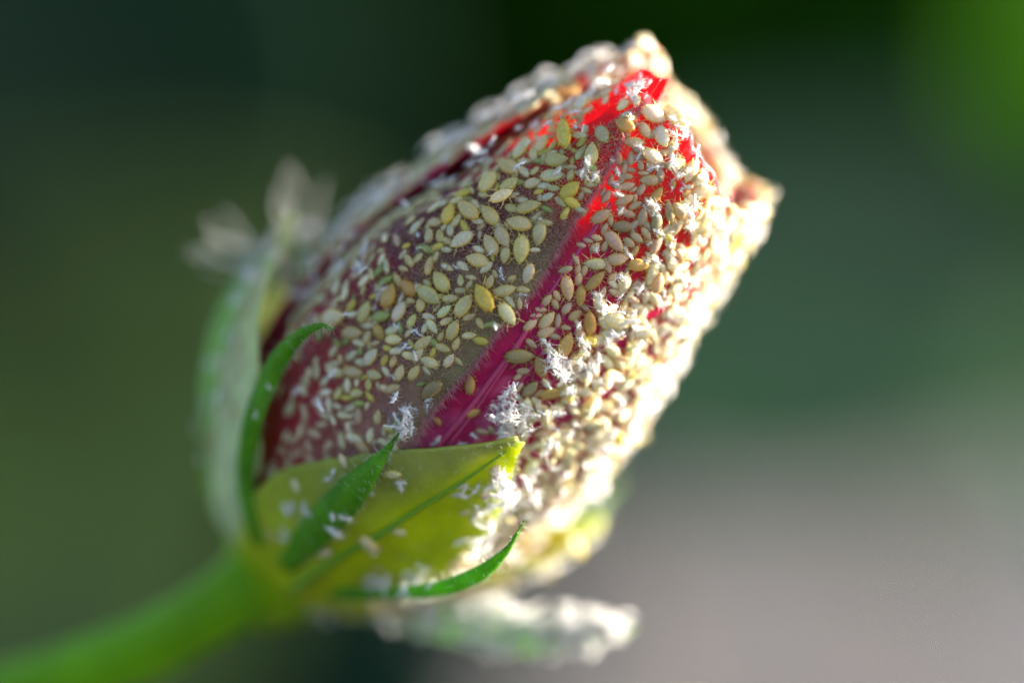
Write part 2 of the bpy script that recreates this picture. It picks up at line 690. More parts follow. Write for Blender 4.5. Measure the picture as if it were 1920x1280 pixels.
def sepal(thc, tht, stip, splay, seed, s0=0.10, half=40, pale=0.0, pw=1.5):
    ns, nt_ = 44, 34
    G = np.zeros((ns, nt_, 3))
    C = np.zeros((ns, nt_, 3))
    for i in range(ns):
        q = i / (ns - 1)
        s = s0 - .05 + (stip - s0 + .05) * q
        k = max(0, (s - .24) / (stip - .24))
        hw = half * (1 - k ** pw) * (1 + .10 * nz(s * 5, seed, 2.1) + .05 * nz(s * 17, seed, 8.1)) + 0.4
        cen = thc + (tht - thc) * k ** 1.2
        for j in range(nt_):
            f = j / (nt_ - 1) * 2 - 1
            th = cen + hw * f
            r = rad(s, th) + .085 + splay * k * k
            r += .035 * (1 - abs(f)) ** 1.5 * (1 - q)          # keel
            r += .012 * nz(th / 20, s * 4, seed) + .01 * f * f * k
            G[i, j] = bud(s, th, r)
            n1 = nz(th / 8, s * 6, seed)
            c = mixc((.50, .63, .003), (.43, .54, .010), .5 + n1)  # lime raised: the glow of sun through the sepal, put into its colour
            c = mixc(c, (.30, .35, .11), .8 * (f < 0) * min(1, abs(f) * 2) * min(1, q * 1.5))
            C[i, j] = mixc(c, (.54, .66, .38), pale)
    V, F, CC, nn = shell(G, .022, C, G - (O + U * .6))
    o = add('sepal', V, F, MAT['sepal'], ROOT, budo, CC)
    surfaces.append((V, F, 'sepal'))
    Cn = [G[int(u * (ns - 1)), nt_ // 2] + nn[int(u * (ns - 1)), nt_ // 2] * .001 for u in np.linspace(.05, .97, 30)]
    v, f = tube(Cn, np.linspace(.024, .004, 30), 8)
    add('keel', v, f, MAT['keel'], ROOT, o)
    items = []
    for _ in range(500):
        i, j = rng.randrange(ns), rng.randrange(nt_)
        if rng.random() < .4:
            j = rng.choice((0, nt_ - 1))
        p = G[i, j] - nn[i, j] * .002
        L = rng.uniform(.02, .05)
        items.append((p, p + nn[i, j] * L * .7 + U * L * .5 + rvec(L * .3), rvec(L * .1)))
    v, f = hairs(items, .001)
    tag(add('fuzz', v, f, MAT['plant_hair'], ROOT, o), kind='stuff')
    return G, nn


SEP = [sepal(11, 29, 1.27, .00, 2.2, half=41),
       sepal(-72, -88, 1.20, .13, 5.5, half=42, pale=1.0, pw=2.6),  # hairy and pale, with skylight from the left put into the colour
       sepal(88, 96, 0.98, .10, 8.8),
       sepal(152, 140, 1.02, .26, 11.1, pale=.6),
       sepal(-140, -146, 1.05, .16, 14.4)]


# ------------------------------------------------------------------ epicalyx bracts
_v, _f = [], []
for v, f, nme in surfaces:
    o = len(_v)
    _v.extend([tuple(x) for x in v])
    _f.extend([tuple(i + o for i in q) for q in f])
bvh0 = BVHTree.FromPolygons(_v, _f)


def bract(pts, side, label=None, fold=.35, thick=.035, hair=220, pale=0.0, cup=1, lift=None):
    if lift:       # lie on whatever the bract is pressed against
        out = []
        for k, (x, y, d, w) in enumerate(pts):
            a_ = Vector((0, -D, 0))
            h_ = bvh0.ray_cast(a_, (Vector(px(x, y)) - a_).normalized())
            out.append((x, y, d if h_[0] is None else min(d, h_[0].y - lift[k]), w))
        pts = out
    P = smooth_path([[*px(x, y, d), w / 480] for x, y, d, w in pts], 60)
    C = P[:, :3]
    T = frames(C)
    side = np.array(side, float)
    n, m = 60, 13
    G = np.zeros((n, m, 3))
    K = np.zeros((n, m, 3))
    for i in range(n):
        b = side - T[i] * np.dot(side, T[i])
        b /= np.linalg.norm(b)
        nrm = np.cross(T[i], b)
        if np.dot(nrm, Wc) < 0:
            nrm = -nrm
        hw = max(P[i, 3], .006) / 2
        for j in range(m):
            f = j / (m - 1) * 2 - 1
            G[i, j] = C[i] + b * hw * f - cup * nrm * hw * fold * f * f + nrm * .004 * nz(i * .4, f * 3, pts[0][0])
            c = mixc((.07, .25, .008), (.12, .32, .012), .5 + .8 * nz(i * .25, f * 2, 3.3))
            K[i, j] = mixc(c, (.42, .66, .22), pale)
    V, F, CC, nn = shell(G, np.minimum(thick, np.maximum(P[:, 3], .006) * .45), K, np.broadcast_to(Wc, G.shape))
    o = add('bract', V, F, MAT['bract'], ROOT, budo, CC)
    if label:
        o['label'] = label
    surfaces.append((V, F, 'bract'))
    items = []
    for _ in range(hair):
        i = rng.randrange(4, n - 1)
        j = rng.choice((0, m - 1, rng.randrange(m)))
        p = G[i, j]
        L = rng.uniform(.015, .04)
        d = (nn[i, j] * .4 + (G[i, j] - C[i]) / (np.linalg.norm(G[i, j] - C[i]) + 1e-6) * .7)
        items.append((p - d * .002, p + d * L + rvec(L * .25), rvec(L * .08)))
    v, f = hairs(items, .001)
    tag(add('fuzz', v, f, MAT['plant_hair'], ROOT, o), kind='stuff')
    return G, nn


BR = [
    bract([(480, 1020, .80, 30), (456, 920, .62, 38), (468, 800, .44, 42), (508, 696, .28, 42), (556, 634, .16, 26), (598, 611, .10, 11), (627, 617, .07, 2)],
          (0.75, -.35, -.3), 'slender dark green bract hooking over the olive petal', lift=(.05, .06, .09, .1, .09, .06, .03)),
    bract([(530, 1062, .70, 44), (580, 1005, .50, 66), (645, 935, .30, 66), (690, 884, .17, 42), (726, 842, .08, 16), (748, 812, .03, 2)],
          (.75, -.2, -.65), 'broad dark green bract lying against the front sepal', lift=(.03, .06, .08, .08, .06, .03)),
    bract([(545, 1085, .85, 60), (640, 1112, .58, 30), (740, 1112, .40, 24), (830, 1102, .24, 30), (900, 1075, .14, 30), (952, 1030, .09, 14), (984, 975, .07, 2)],
          (.15, -.45, 1), 'bright green bract curving up like a hook below the calyx'),
    bract([(545, 1100, 1.0, 50), (680, 1130, .92, 66), (820, 1165, .86, 92), (980, 1195, .84, 84), (1090, 1192, .84, 60), (1190, 1178, .86, 6)],
          (.1, -.4, 1), 'bract buried under white cast skins below the calyx', pale=.5),
    bract([(485, 1030, 1.0, 40), (430, 900, .92, 56), (410, 770, .88, 66), (425, 650, .88, 70), (462, 555, .90, 66), (525, 480, .95, 48), (600, 440, 1.0, 6)],
          (.8, .1, -.3), 'pale green bract behind the left side of the calyx', pale=.7),  # paleness includes skylight on the left side, put into the colour
    bract([(560, 1080, 1.3, 50), (720, 1075, 1.6, 60), (900, 1060, 1.8, 64), (1040, 1000, 1.9, 50), (1150, 900, 2.0, 8)],
          (.3, -.2, 1), pale=.4),
]

# ------------------------------------------------------------------ surface lookup
BV, BF, SRC = [], [], []
for v, f, nme in surfaces:
    o = len(BV)
    BV.extend([tuple(x) for x in v])
    BF.extend([tuple(i + o for i in q) for q in f])
    SRC.extend([nme] * len(f))
bvh = BVHTree.FromPolygons(BV, BF)
LENS = Vector((0, -D, 0))


def hit_px(x, y):
    d = (Vector(px(x, y)) - LENS).normalized()
    loc, n, idx, dist = bvh.ray_cast(LENS, d)
    if loc is None:
        return None
    if n.dot(d) > 0:
        n = -n
    return np.array(loc), np.array(n), SRC[idx]


def hit_axis(s, th, rr=1.6):
    a = Vector(bud(s, th, rr))
    b = Vector(bud(s, th, 0))
    d = (b - a).normalized()
    loc, n, idx, dist = bvh.ray_cast(a, d)
    if loc is None or dist > rr - .05:
        return None
    if n.dot(d) > 0:
        n = -n
    return np.array(loc), np.array(n), SRC[idx]


# ------------------------------------------------------------------ aphid meshes (unit length, head towards +x, belly on z=0)
def aphid_geo(seed, nr=18, seg=16, legs=True, lseg=4, fat=1.0):
    r = random.Random(seed)
    parts = []
    xs = [-.5 + i / (nr - 1) for i in range(nr)]
    prof_x = [-.5, -.485, -.45, -.38, -.25, -.08, .10, .25, .37, .44, .48, .5]
    prof_w = [.012, .05, .105, .17, .228, .255, .238, .185, .118, .078, .05, .008]
    C, RW = [], []
    V, F, rim = [], [], []
    us = [-.5 + .5 * (1 - math.cos(math.pi * i / (nr - 1))) for i in range(nr)]
    for i, x in enumerate(us):
        w = float(np.interp(x, prof_x, prof_w)) * fat
        seg_bump = 1 + .018 * math.sin(x * 42)
        h = w * .54
        for k in range(seg):
            a = 2 * math.pi * k / seg
            y = w * math.cos(a) * seg_bump
            z = h * math.sin(a)
            if z < 0:
                z *= .55
            V.append((x, y, z + .085 * fat))
            e = abs(math.cos(a))
            end = max(0, (abs(x) - .36) / .14)
            rim.append(min(1, (.9 if e > .8 else e * .45) + end * .8 + (.35 if z < 0 else 0)))
    for i in range(nr - 1):
        for k in range(seg):
            k2 = (k + 1) % seg
            F.append((i * seg + k, i * seg + k2, (i + 1) * seg + k2, (i + 1) * seg + k))
    F.append(tuple(range(seg - 1, -1, -1)))
    F.append(tuple(range((nr - 1) * seg, nr * seg)))
    parts.append((V, F))

    def limb(pts, r0, r1):
        pts = np.array(pts, float)
        v, f = tube(pts, np.linspace(r0, r1, len(pts)), lseg, True, (0, 0, 1))
        parts.append((v, f))
        rim.extend([.55] * len(v))
    if legs:
        for sgn in (-1, 1):
            for (x, dx, ln) in ((.28, .20, .20), (.16, .02, .23), (.02, -.22, .30)):
                j = r.uniform(-.05, .05)
                limb([(x, sgn * .12, .08), (x + dx * .5 + j, sgn * (.24 + .02), .13),
                      (x + dx * 1.1 + j, sgn * (.20 + ln * .62), .045), (x + dx * 1.5 + j, sgn * (.24 + ln * .72), .0)], .021, .010)
            # antenna, swept back along the flank
            j = r.uniform(-.05, .08)
            limb([(.45, sgn * .045, .12), (.50, sgn * .13, .15), (.34, sgn * (.27 + j), .13), (.08, sgn * (.33 + j), .10)], .010, .004)
            # siphunculus
            limb([(-.33, sgn * .12, .16), (-.42, sgn * .14, .20), (-.50, sgn * .15, .22)], .020, .014)
        limb([(-.47, 0, .11), (-.54, 0, .12), (-.57, 0, .125)], .028, .010)
    V, F = merge(parts)
    return np.array(V, float), F, np.array(rim)


def aphid_mesh(seed, fat):
    V, F, rim = aphid_geo(seed, fat=fat)
    me = make_mesh('aphid_body', V, F, MAT['aphid'])
    a = me.attributes.new('rim', 'FLOAT', 'POINT')
    a.data.foreach_set('value', rim.astype(np.float32))
    return me


VARS = [aphid_mesh(i + 1, f) for i, f in enumerate((.92, 1.0, 1.08, 1.18, .84))]
FATS = [.92, 1.0, 1.08, 1.18, .84]
ev, ef = [], []
for i in range(5):
    a = math.pi * i / 4
    for k in range(8):
        b = 2 * math.pi * k / 8
        ev.append((.021 * math.cos(a), .021 * math.sin(a) * math.cos(b), .021 * math.sin(a) * math.sin(b)))
for i in range(4):
    for k in range(8):
        ef.append((i * 8 + k, i * 8 + (k + 1) % 8, (i + 1) * 8 + (k + 1) % 8, (i + 1) * 8 + k))
EYE = make_mesh('aphid_eye', ev, ef, MAT['eye'])

PAL = dict(p=(.73, .69, .46), y=(.67, .59, .30), Y=(.66, .58, .12), k=(.60, .46, .31), a=(.55, .38, .14), o=(.34, .29, .16),
           g=(.36, .44, .13), W=(.80, .76, .58))
WORD = dict(p='greenish white', y='yellow-green', Y='bright yellow', k='pale peach', a='amber', o='olive-brown',
            g='leaf-green', W='glossy cream')


def basis(n, d):
    z = n / np.linalg.norm(n)
    x = d - z * np.dot(z, d)
    l = np.linalg.norm(x)
    if l < 1e-4:
        x = np.cross(z, [.2, .9, .3])
        l = np.linalg.norm(x)
    x = x / l
    return np.stack([x, np.cross(z, x), z], axis=1)


def matw(loc, B, L):
    m = np.eye(4)
    m[:3, :3] = M3 @ B * L
    m[:3, 3] = W(loc)
    return Matrix(m.tolist())


PLACED = []       # (loc, length)
COUNT = {}


def place_name(src, loc):
    s = np.dot(loc - O, U)
    if src == 'petal0':
        return 'the olive petal' if s > .95 else 'the dusky petal base'
    if src == 'petal1':
        if s > 1.62:
            return 'the scarlet petal tip'
        return 'the crimson petal'
    if src.startswith('petal'):
        return 'the rim of the bud' if s > 1.9 else 'the flank of the bud'
    if src == 'sepal':
        return 'a green sepal'
    return 'a slender green bract'


def put_aphid(loc, n, d, L, fatness, code, src, label=None, lift=0.0, tilt=0.0):
    n = n / np.linalg.norm(n)
    B = basis(n, d)
    if tilt:
        B = B @ np.array(Matrix.Rotation(tilt, 3, 'Y'))
    v = min(range(5), key=lambda i: abs(FATS[i] - fatness))
    o = bpy.data.objects.new('aphid', VARS[v])
    COL.objects.link(o)
    o.matrix_world = matw(loc + n * (lift - .02 * L), B, L)
    j = rng.uniform(.88, 1.12)
    c = np.array(PAL[code]) * j * np.array([rng.uniform(.94, 1.06), rng.uniform(.94, 1.06), rng.uniform(.85, 1.15)])
    o.color = (*np.clip(c, .02, .9), 1)
    size = 'large' if L > .083 else ('small' if L < .056 else 'middling')
    hd = B[:, 0]
    au, av = np.dot(hd, U), np.dot(hd, Vr)
    way = ('to the bud tip' if au > 0 else 'to the stalk') if abs(au) > abs(av) else \
        ('sunward' if av > 0 else 'away from the sun')
    build = 'plump ' if FATS[v] > 1.05 else ('slim ' if FATS[v] < .95 else '')
    lab = label or '%s %s%s aphid on %s, head %s' % (size, build, WORD[code], place_name(src, loc), way)
    tag(o, lab, 'aphid', None if label else lab.replace(' aphid ', ' aphids '))
    if L > .05:
        for sg in (-1, 1):
            e = bpy.data.objects.new('eye', EYE)
            COL.objects.link(e)
            e.parent = o
            e.location = (.435, sg * .062 * FATS[v], .135)
    PLACED.append((loc, L))
    return o


# aphids one can tell apart in the photograph: x, y, length, width, direction of the head, colour
HAND = '''805 498 39 17 80 y;828 529 45 30 125 y;766 540 40 25 135 a;806 554 50 28 -35 y;790 570 34 18 85 y;864 526 25 13 100 y;802 531 20 15 140 y
864 545 22 12 0 y;845 560 32 15 5 y;834 584 32 17 40 p;837 602 25 13 25 p;870 573 50 28 55 y;880 594 26 12 20 y;850 618 42 23 65 y;773 602 30 16 60 y
805 594 25 13 -15 p;811 612 32 16 -55 p;798 614 25 13 65 p;750 584 42 24 60 p;771 564 17 13 -20 y;716 593 34 28 10 g;730 555 48 30 70 a;711 623 32 22 -60 a
662 624 38 28 0 y;684 585 45 22 65 y;689 632 28 16 65 y;737 620 28 18 20 p;627 596 45 28 10 p;739 637 30 20 0 p;697 669 38 24 50 p;722 675 24 18 65 Y
738 677 24 14 70 y;727 653 18 12 -20 Y;664 698 36 18 -5 y;703 703 30 17 -15 y;768 667 28 15 -20 p;795 642 42 20 35 y;827 630 20 12 60 y;831 652 32 16 -20 y
856 644 26 14 65 y;880 629 28 13 5 p;750 698 32 17 70 y;777 698 34 18 55 y;805 678 38 20 160 p;722 728 24 13 -25 p;692 720 26 14 85 y;669 737 26 18 10 y
709 781 28 18 85 y;636 737 28 16 60 y;820 789 20 14 -45 a;887 773 28 17 20 a;950 271 36 20 15 p;980 279 50 25 60 p;1017 271 40 28 60 y;1038 274 24 13 60 y
955 315 44 25 160 y;916 342 48 28 55 y;1044 301 45 26 5 y;1036 331 45 24 5 p;999 344 34 22 15 p;955 348 42 24 35 y;1071 329 24 14 75 y;1069 357 46 26 40 Y
1039 354 26 12 -5 y;1028 370 28 15 20 p;1011 360 20 16 20 Y;1074 381 36 20 -30 Y;992 390 50 28 10 y;960 391 26 20 -20 y;878 395 46 25 140 y;919 404 46 32 130 y
842 402 42 24 70 Y;870 363 32 18 25 Y;892 384 22 12 -45 p;974 421 46 28 170 y;1011 439 45 30 -100 y;956 293 18 12 60 k;1003 321 22 14 40 y;817 418 28 22 0 y
825 376 20 16 30 p;866 450 50 28 -145 p;921 460 44 24 120 y;944 445 44 24 -60 y;977 468 56 30 -98 y;896 489 42 27 165 y;991 514 40 22 -110 p;947 545 46 22 15 y
982 543 28 13 -10 y;919 528 28 15 70 y;960 522 20 12 30 y;900 607 24 16 -60 y;805 442 28 16 80 y;825 443 26 16 95 y;803 468 30 14 -20 g
1080 487 24 11 -65 k;1116 494 44 22 175 p;1157 486 40 24 5 k;1063 540 48 24 -82 k;1084 522 26 15 85 k;1169 532 42 24 -105 p;1088 555 42 19 -95 a;1044 554 22 12 -60 k
1025 562 26 16 50 k;1041 570 22 12 -60 k;1014 580 22 10 -5 k;1063 577 26 17 50 k;1078 590 28 17 35 k;1025 599 40 22 50 p;994 608 32 17 35 k;1046 601 28 11 85 k
1024 622 36 19 20 k;1061 614 20 10 -10 k;1085 619 32 14 85 k;1169 576 28 18 75 p;1114 638 44 22 190 W;996 644 26 12 -40 k;1022 644 25 12 -35 a;1196 496 40 22 0 a
1083 504 20 12 80 k;1147 519 22 14 40 k;1130 548 24 12 70 k;982 695 28 13 0 k;1080 686 40 24 10 a;1032 736 45 22 10 a;1127 405 44 22 30 k;1172 375 38 18 25 k
1191 385 30 14 25 k;1169 425 44 22 -3 o;1151 452 52 26 -50 k;1176 400 30 14 165 k;1205 406 36 18 80 k;1255 397 46 19 100 k;1230 417 40 25 80 o;1265 425 45 22 45 k
1229 458 40 22 60 k;1194 446 28 15 -35 k;1211 438 28 14 -55 k;1180 455 26 15 -40 k;1119 446 22 12 -15 k;1115 463 24 16 45 k;1133 461 22 14 75 k;1176 349 30 15 15 k
1172 331 30 13 175 k;1145 338 22 12 80 k;1130 360 20 11 70 k;1183 319 20 11 -10 k;1218 338 40 20 180 k;1202 355 26 14 60 k;1201 310 22 12 100 k;1183 297 28 14 90 k
1158 297 32 18 -70 k;1224 293 44 24 -30 W;1266 307 36 22 20 y;1294 322 46 24 -115 p;1319 360 46 26 15 W;1346 322 38 20 60 Y;1262 346 18 10 80 a;1287 363 20 14 30 a
1290 403 28 13 -50 k;1094 197 44 26 -110 W;1087 255 30 14 -5 W;1131 255 34 18 -60 y;1187 267 42 20 175 p;1242 258 42 22 -70 W;1172 236 40 24 150 a;1209 245 34 20 -60 p
1225 214 46 28 -30 W;1267 219 52 28 -45 W;1169 198 28 15 40 W;1173 217 24 13 35 W;1200 215 26 15 50 W;1194 189 22 13 90 W;1055 203 30 16 60 p;1033 222 32 17 80 y
1025 197 44 16 35 p;1059 173 40 16 50 k;1077 166 26 16 75 a;1114 139 36 15 85 W;1053 233 26 16 35 p;1012 231 24 14 20 p;1110 290 44 28 85 y;1090 288 32 18 55 y
1261 273 36 16 70 W;1152 160 34 14 0 W;1186 160 30 14 10 W'''
SOLO = [
    (881, 720, 36, 19, 90, 'a', 'lone amber aphid on the bare mauve strip between the veins', 0),
    (810, 730, 50, 28, 220, 'o', 'olive-brown aphid straddling the lower end of the hairy petal edge', .004),
    (974, 667, 56, 28, 0, 'o', 'big olive-brown aphid lying beside the main raised vein of the crimson petal', 0),
    (1013, 687, 40, 26, 110, 'a', 'orange-rimmed aphid beside the clump of white cast skins on the crimson petal', 0),
    (994, 728, 38, 20, 45, 'o', 'olive aphid just above the white-crusted tip of the front sepal', 0),
    (1060, 646, 50, 28, 70, 'a', 'glossy amber aphid with green-flecked back on the crimson petal', 0),
    (1105, 604, 50, 22, 95, 'a', 'narrow-headed shiny amber aphid pointing up the crimson petal', 0),
    (1116, 526, 50, 20, 45, 'a', 'shiny brown-amber aphid with a bright gleam on the crimson petal', 0),
    (1152, 599, 48, 26, -25, 'W', 'brilliant cream aphid in full sun beside cast skins', .01),
    (1230, 367, 40, 19, 55, 'a', 'orange see-through aphid on the glowing scarlet patch', 0),
    (1305, 389, 26, 20, -20, 'Y', 'round glassy yellow aphid at the edge of the sunlit crust', 0),
    (950, 590, 48, 26, -55, 'W', 'glossy whitish aphid hanging over the hairy petal edge onto crimson', .012),
    (910, 561, 60, 30, 120, 'Y', 'bright yellow aphid standing on the others beside the petal edge', .04),
    (944, 373, 48, 22, 30, 'p', 'milky green aphid perched on top of its neighbours on the olive petal', .04),
    (1062, 256, 52, 22, 95, 'Y', 'long yellow aphid near the tip of the olive petal', .02),
]
hand = []
for row in HAND.replace('\n', ';').split(';'):
    x, y, l, w, a, c = row.split()
    hand.append((float(x), float(y), float(l), float(w), float(a), c, None, 0.0))
hand += SOLO
for (x, y, l, w, a, c, lab, lift) in hand:
    h = hit_px(x, y)
    if h is None:
        continue
    loc, n, src = h
    d = np.array([math.cos(R(a)), 0, math.sin(R(a))])
    view = loc - np.array([0, -D, 0])
    view /= np.linalg.norm(view)
    # tangent direction that projects onto the picture direction
    t = d - view * (np.dot(d, n) / np.dot(view, n))
    fs = min(np.linalg.norm(t), 1.5)
    L = l / 480 * fs * 1.04
    put_aphid(loc, n + rvec(.07), t, L, min(1.18, max(.84, (w / l) / .5)), c, src, lab, lift, .25 if lift > .03 else 0.0)
N_HAND = len(PLACED)

# ------------------------------------------------------------------ cast skins (shrivelled white husks, unit length)
def skin_geo(seed, lseg=3):
    r = random.Random(seed)
    parts = []
    nr, seg = 11, 8
    V, F = [], []
    bend = r.uniform(-.5, .5)
    for i in range(nr):
        x = -.5 + i / (nr - 1)
        w = .105 * math.sin(math.pi * (i + .35) / (nr - .3)) ** .7 * r.uniform(.5, 1.45) + .008
        oy, oz = r.gauss(0, .018), r.gauss(0, .02)
        for k in range(seg):
            a = 2 * math.pi * k / seg
            rr = w * r.uniform(.45, 1.5)
            V.append((x + r.gauss(0, .012), rr * math.cos(a) + bend * x * x + oy, .09 + rr * .8 * math.sin(a) + .06 * math.sin(x * 5 + seed) + oz))
    for i in range(nr - 1):
        for k in range(seg):
            k2 = (k + 1) % seg
            F.append((i * seg + k, i * seg + k2, (i + 1) * seg + k2, (i + 1) * seg + k))
    F.append(tuple(range(seg - 1, -1, -1)))
    F.append(tuple(range((nr - 1) * seg, nr * seg)))
    parts.append((V, F))
    for sg in (-1, 1):
        for x in (.38, .26, .14, 0.0, -.15, -.3):
            a = r.uniform(-.4, .4)
            l = r.uniform(.12, .42)
            y0 = sg * .06 + bend * x * x
            P = np.array([(x, y0, .09), (x + a * .4, y0 + sg * l * .45, .09 + r.uniform(-.02, .22)),
                          (x + a * .9, y0 + sg * l * .9, r.uniform(-.04, .16)), (x + a * 1.3 + r.gauss(0, .06), y0 + sg * l * 1.15, r.uniform(-.1, .12))])
            parts.append(tube(smooth_path(P, 6), np.linspace(.017, .005, 6), lseg, True, (0, 0, 1)))
        P = np.array([(.46, sg * .03 + bend * .2, .1), (.62, sg * .12 + bend * .2, .2), (.82, sg * r.uniform(.05, .35), r.uniform(.02, .3))])
        parts.append(tube(smooth_path(P, 5), np.linspace(.011, .004, 5), lseg, True, (0, 0, 1)))
    return merge(parts)


SK_GEO = [skin_geo(i + 20) for i in range(7)]
SK_MESH = [make_mesh('cast_skin', v, f, MAT['skin']) for v, f in SK_GEO]


def put_skin(loc, n, d, L, label, lift=0.0):
    B = basis(n, d)
    o = bpy.data.objects.new('cast_skin', rng.choice(SK_MESH))
    COL.objects.link(o)
    o.matrix_world = matw(loc + n * (lift - .02 * L), B, L)
    tag(o, label, 'cast skin', label.replace('cast skin', 'cast skins'))
    return o


def rdir():
    a = rng.uniform(0, 2 * math.pi)
    return np.array([math.cos(a), rng.uniform(-.3, .3), math.sin(a)])


SK = 0
LEFT_SK = []
# clusters: x, y, count, spread px, length px, label
CLUST = [
    (895, 287, 7, 15, 26, 'white spiky cast skin in the clump on the ridge of the olive petal'),
    (1040, 684, 10, 17, 26, 'dazzling white cast skin in the clump beside the orange-rimmed aphid'),
    (925, 766, 8, 16, 24, 'white cast skin crusting the tip of the front sepal'),
    (975, 766, 13, 22, 26, 'white cast skin crusting the tip of the front sepal'),
    (950, 805, 6, 12, 22, 'white cast skin crusting the tip of the front sepal'),
    (764, 790, 9, 15, 26, 'white cast skin heaped on the tip of the broad bract'),
    (1085, 690, 6, 18, 24, 'dazzling white cast skin in the clump beside the orange-rimmed aphid'),
    (880, 818, 2, 10, 26, 'single white cast skin on the upper edge of the front sepal'),
    (812, 824, 3, 12, 20, 'single white cast skin on the upper edge of the front sepal'),
    (845, 500, 2, 7, 26, 'shrivelled white cast skin lying among aphids on the olive petal'),
    (935, 515, 1, 2, 26, 'shrivelled white cast skin lying among aphids on the olive petal'),
    (1010, 410, 1, 2, 26, 'shrivelled white cast skin lying among aphids on the olive petal'),
    (1060, 412, 1, 2, 14, 'shrivelled white cast skin lying among aphids on the olive petal'),
    (785, 440, 1, 3, 24, 'shrivelled white cast skin lying among aphids on the olive petal'),
    (790, 462, 1, 3, 24, 'shrivelled white cast skin lying among aphids on the olive petal'),
    (758, 548, 1, 3, 22, 'shrivelled white cast skin lying among aphids on the olive petal'),
    (715, 545, 2, 6, 28, 'shrivelled white cast skin lying among aphids on the olive petal'),
    (784, 530, 1, 3, 16, 'shrivelled white cast skin lying among aphids on the olive petal'),
    (745, 612, 1, 3, 22, 'shrivelled white cast skin lying among aphids on the olive petal'),
    (780, 625, 2, 10, 30, 'shrivelled white cast skin lying among aphids on the olive petal'),
    (767, 650, 2, 6, 26, 'shrivelled white cast skin lying among aphids on the olive petal'),
    (735, 700, 2, 6, 18, 'shrivelled white cast skin lying among aphids on the olive petal'),
    (700, 580, 1, 3, 28, 'shrivelled white cast skin lying among aphids on the olive petal'),
    (985, 560, 2, 6, 24, 'white cast skin caught on the main vein of the crimson petal'),
    (1108, 471, 2, 6, 26, 'white cast skin lying among aphids on the crimson petal'),
    (1118, 552, 3, 6, 18, 'white cast skin lying among aphids on the crimson petal'),
    (1208, 492, 3, 6, 20, 'white cast skin lying among aphids on the crimson petal'),
    (1218, 386, 2, 6, 24, 'white cast skin lying among aphids on the crimson petal'),
    (1146, 300, 1, 2, 26, 'white cast skin lying among aphids on the crimson petal'),
    (1272, 352, 2, 5, 18, 'white cast skin lying among aphids on the crimson petal'),
    (1135, 605, 3, 8, 22, 'white cast skin lying among aphids on the crimson petal'),
    (808, 762, 2, 10, 24, 'white cast skin on the mauve base of the crimson petal'),
    (970, 720, 1, 4, 22, 'white cast skin on the mauve base of the crimson petal'),
    (1050, 130, 5, 18, 24, 'gleaming white cast skin by the tip of the olive petal'),
    (1110, 105, 6, 16, 24, 'gleaming white cast skin by the tip of the olive petal'),
    (1170, 180, 6, 22, 20, 'gleaming white cast skin on the scarlet mouth of the bud'),
    (1115, 170, 6, 14, 22, 'gleaming white cast skin on the scarlet mouth of the bud'),
    (1250, 290, 6, 30, 20, 'gleaming white cast skin on the scarlet mouth of the bud'),
    (1205, 175, 6, 16, 20, 'gleaming white cast skin on the scarlet mouth of the bud'),
    (1265, 235, 6, 18, 20, 'gleaming white cast skin on the scarlet mouth of the bud'),
    (1320, 300, 6, 22, 20, 'gleaming white cast skin on the scarlet mouth of the bud'),
    (503, 726, 1, 2, 16, 'tiny white cast skin on the hooked dark green bract'),
    (478, 777, 1, 2, 20, 'tiny white cast skin on the hooked dark green bract'),
    (555, 955, 4, 14, 28, 'white cast skin on the calyx beside the broad bract'),
    (632, 978, 4, 14, 26, 'white cast skin on the calyx beside the broad bract'),
    (698, 920, 1, 4, 22, 'white cast skin on the calyx beside the broad bract'),
    (625, 885, 2, 12, 22, 'white cast skin on the calyx beside the broad bract'),
    (530, 1005, 2, 10, 22, 'white cast skin on the calyx beside the broad bract'),
    (760, 910, 2, 8, 22, 'white cast skin low on the sunlit front sepal'),
    (865, 916, 4, 10, 24, 'white cast skin low on the sunlit front sepal'),
    (700, 1020, 2, 12, 24, 'white cast skin low on the sunlit front sepal'),
    (715, 1085, 7, 12, 28, 'white cast skin heaped along the hook-shaped bract'),
    (785, 1080, 9, 16, 30, 'white cast skin heaped along the hook-shaped bract'),
    (750, 1092, 4, 14, 26, 'white cast skin heaped along the hook-shaped bract'),
    (940, 900, 12, 24, 28, 'white cast skin on the sunlit right-hand sepal'),
    (985, 930, 8, 30, 28, 'white cast skin on the sunlit right-hand sepal'),
    (900, 985, 8, 34, 28, 'white cast skin on the sunlit right-hand sepal'),
    (650, 390, 4, 18, 30, 'blurred white cast skin on the left flank of the bud'),
    (722, 385, 3, 14, 30, 'blurred white cast skin on the left flank of the bud'),
    (690, 480, 4, 26, 28, 'blurred white cast skin on the left flank of the bud'),
    (935, 190, 4, 10, 28, 'blurred white cast skin on the left flank of the bud'),
    (525, 505, 12, 26, 30, 'blurred white cast skin on the pale left sepal'),
    (585, 445, 6, 18, 28, 'blurred white cast skin on the pale left sepal'),
    (560, 560, 4, 26, 24, 'blurred white cast skin on the left flank of the bud'),
]
for (x, y, cnt, spread, l, lab) in CLUST:
    if cnt > 5:
        cnt, l = int(cnt * 1.4), l * 1.15
    for i in range(cnt):
        for _ in range(12):
            h = hit_px(x + rng.gauss(0, spread * .75), y + rng.gauss(0, spread * .75))
            if h:
                break
        else:
            continue
        loc, n, src = h
        L = l / 480 * rng.uniform(.75, 1.25)
        put_skin(loc, n + rvec(.35), rdir(), L, lab, lift=min(.07, .012 * (i // 2)))
        SK += 1

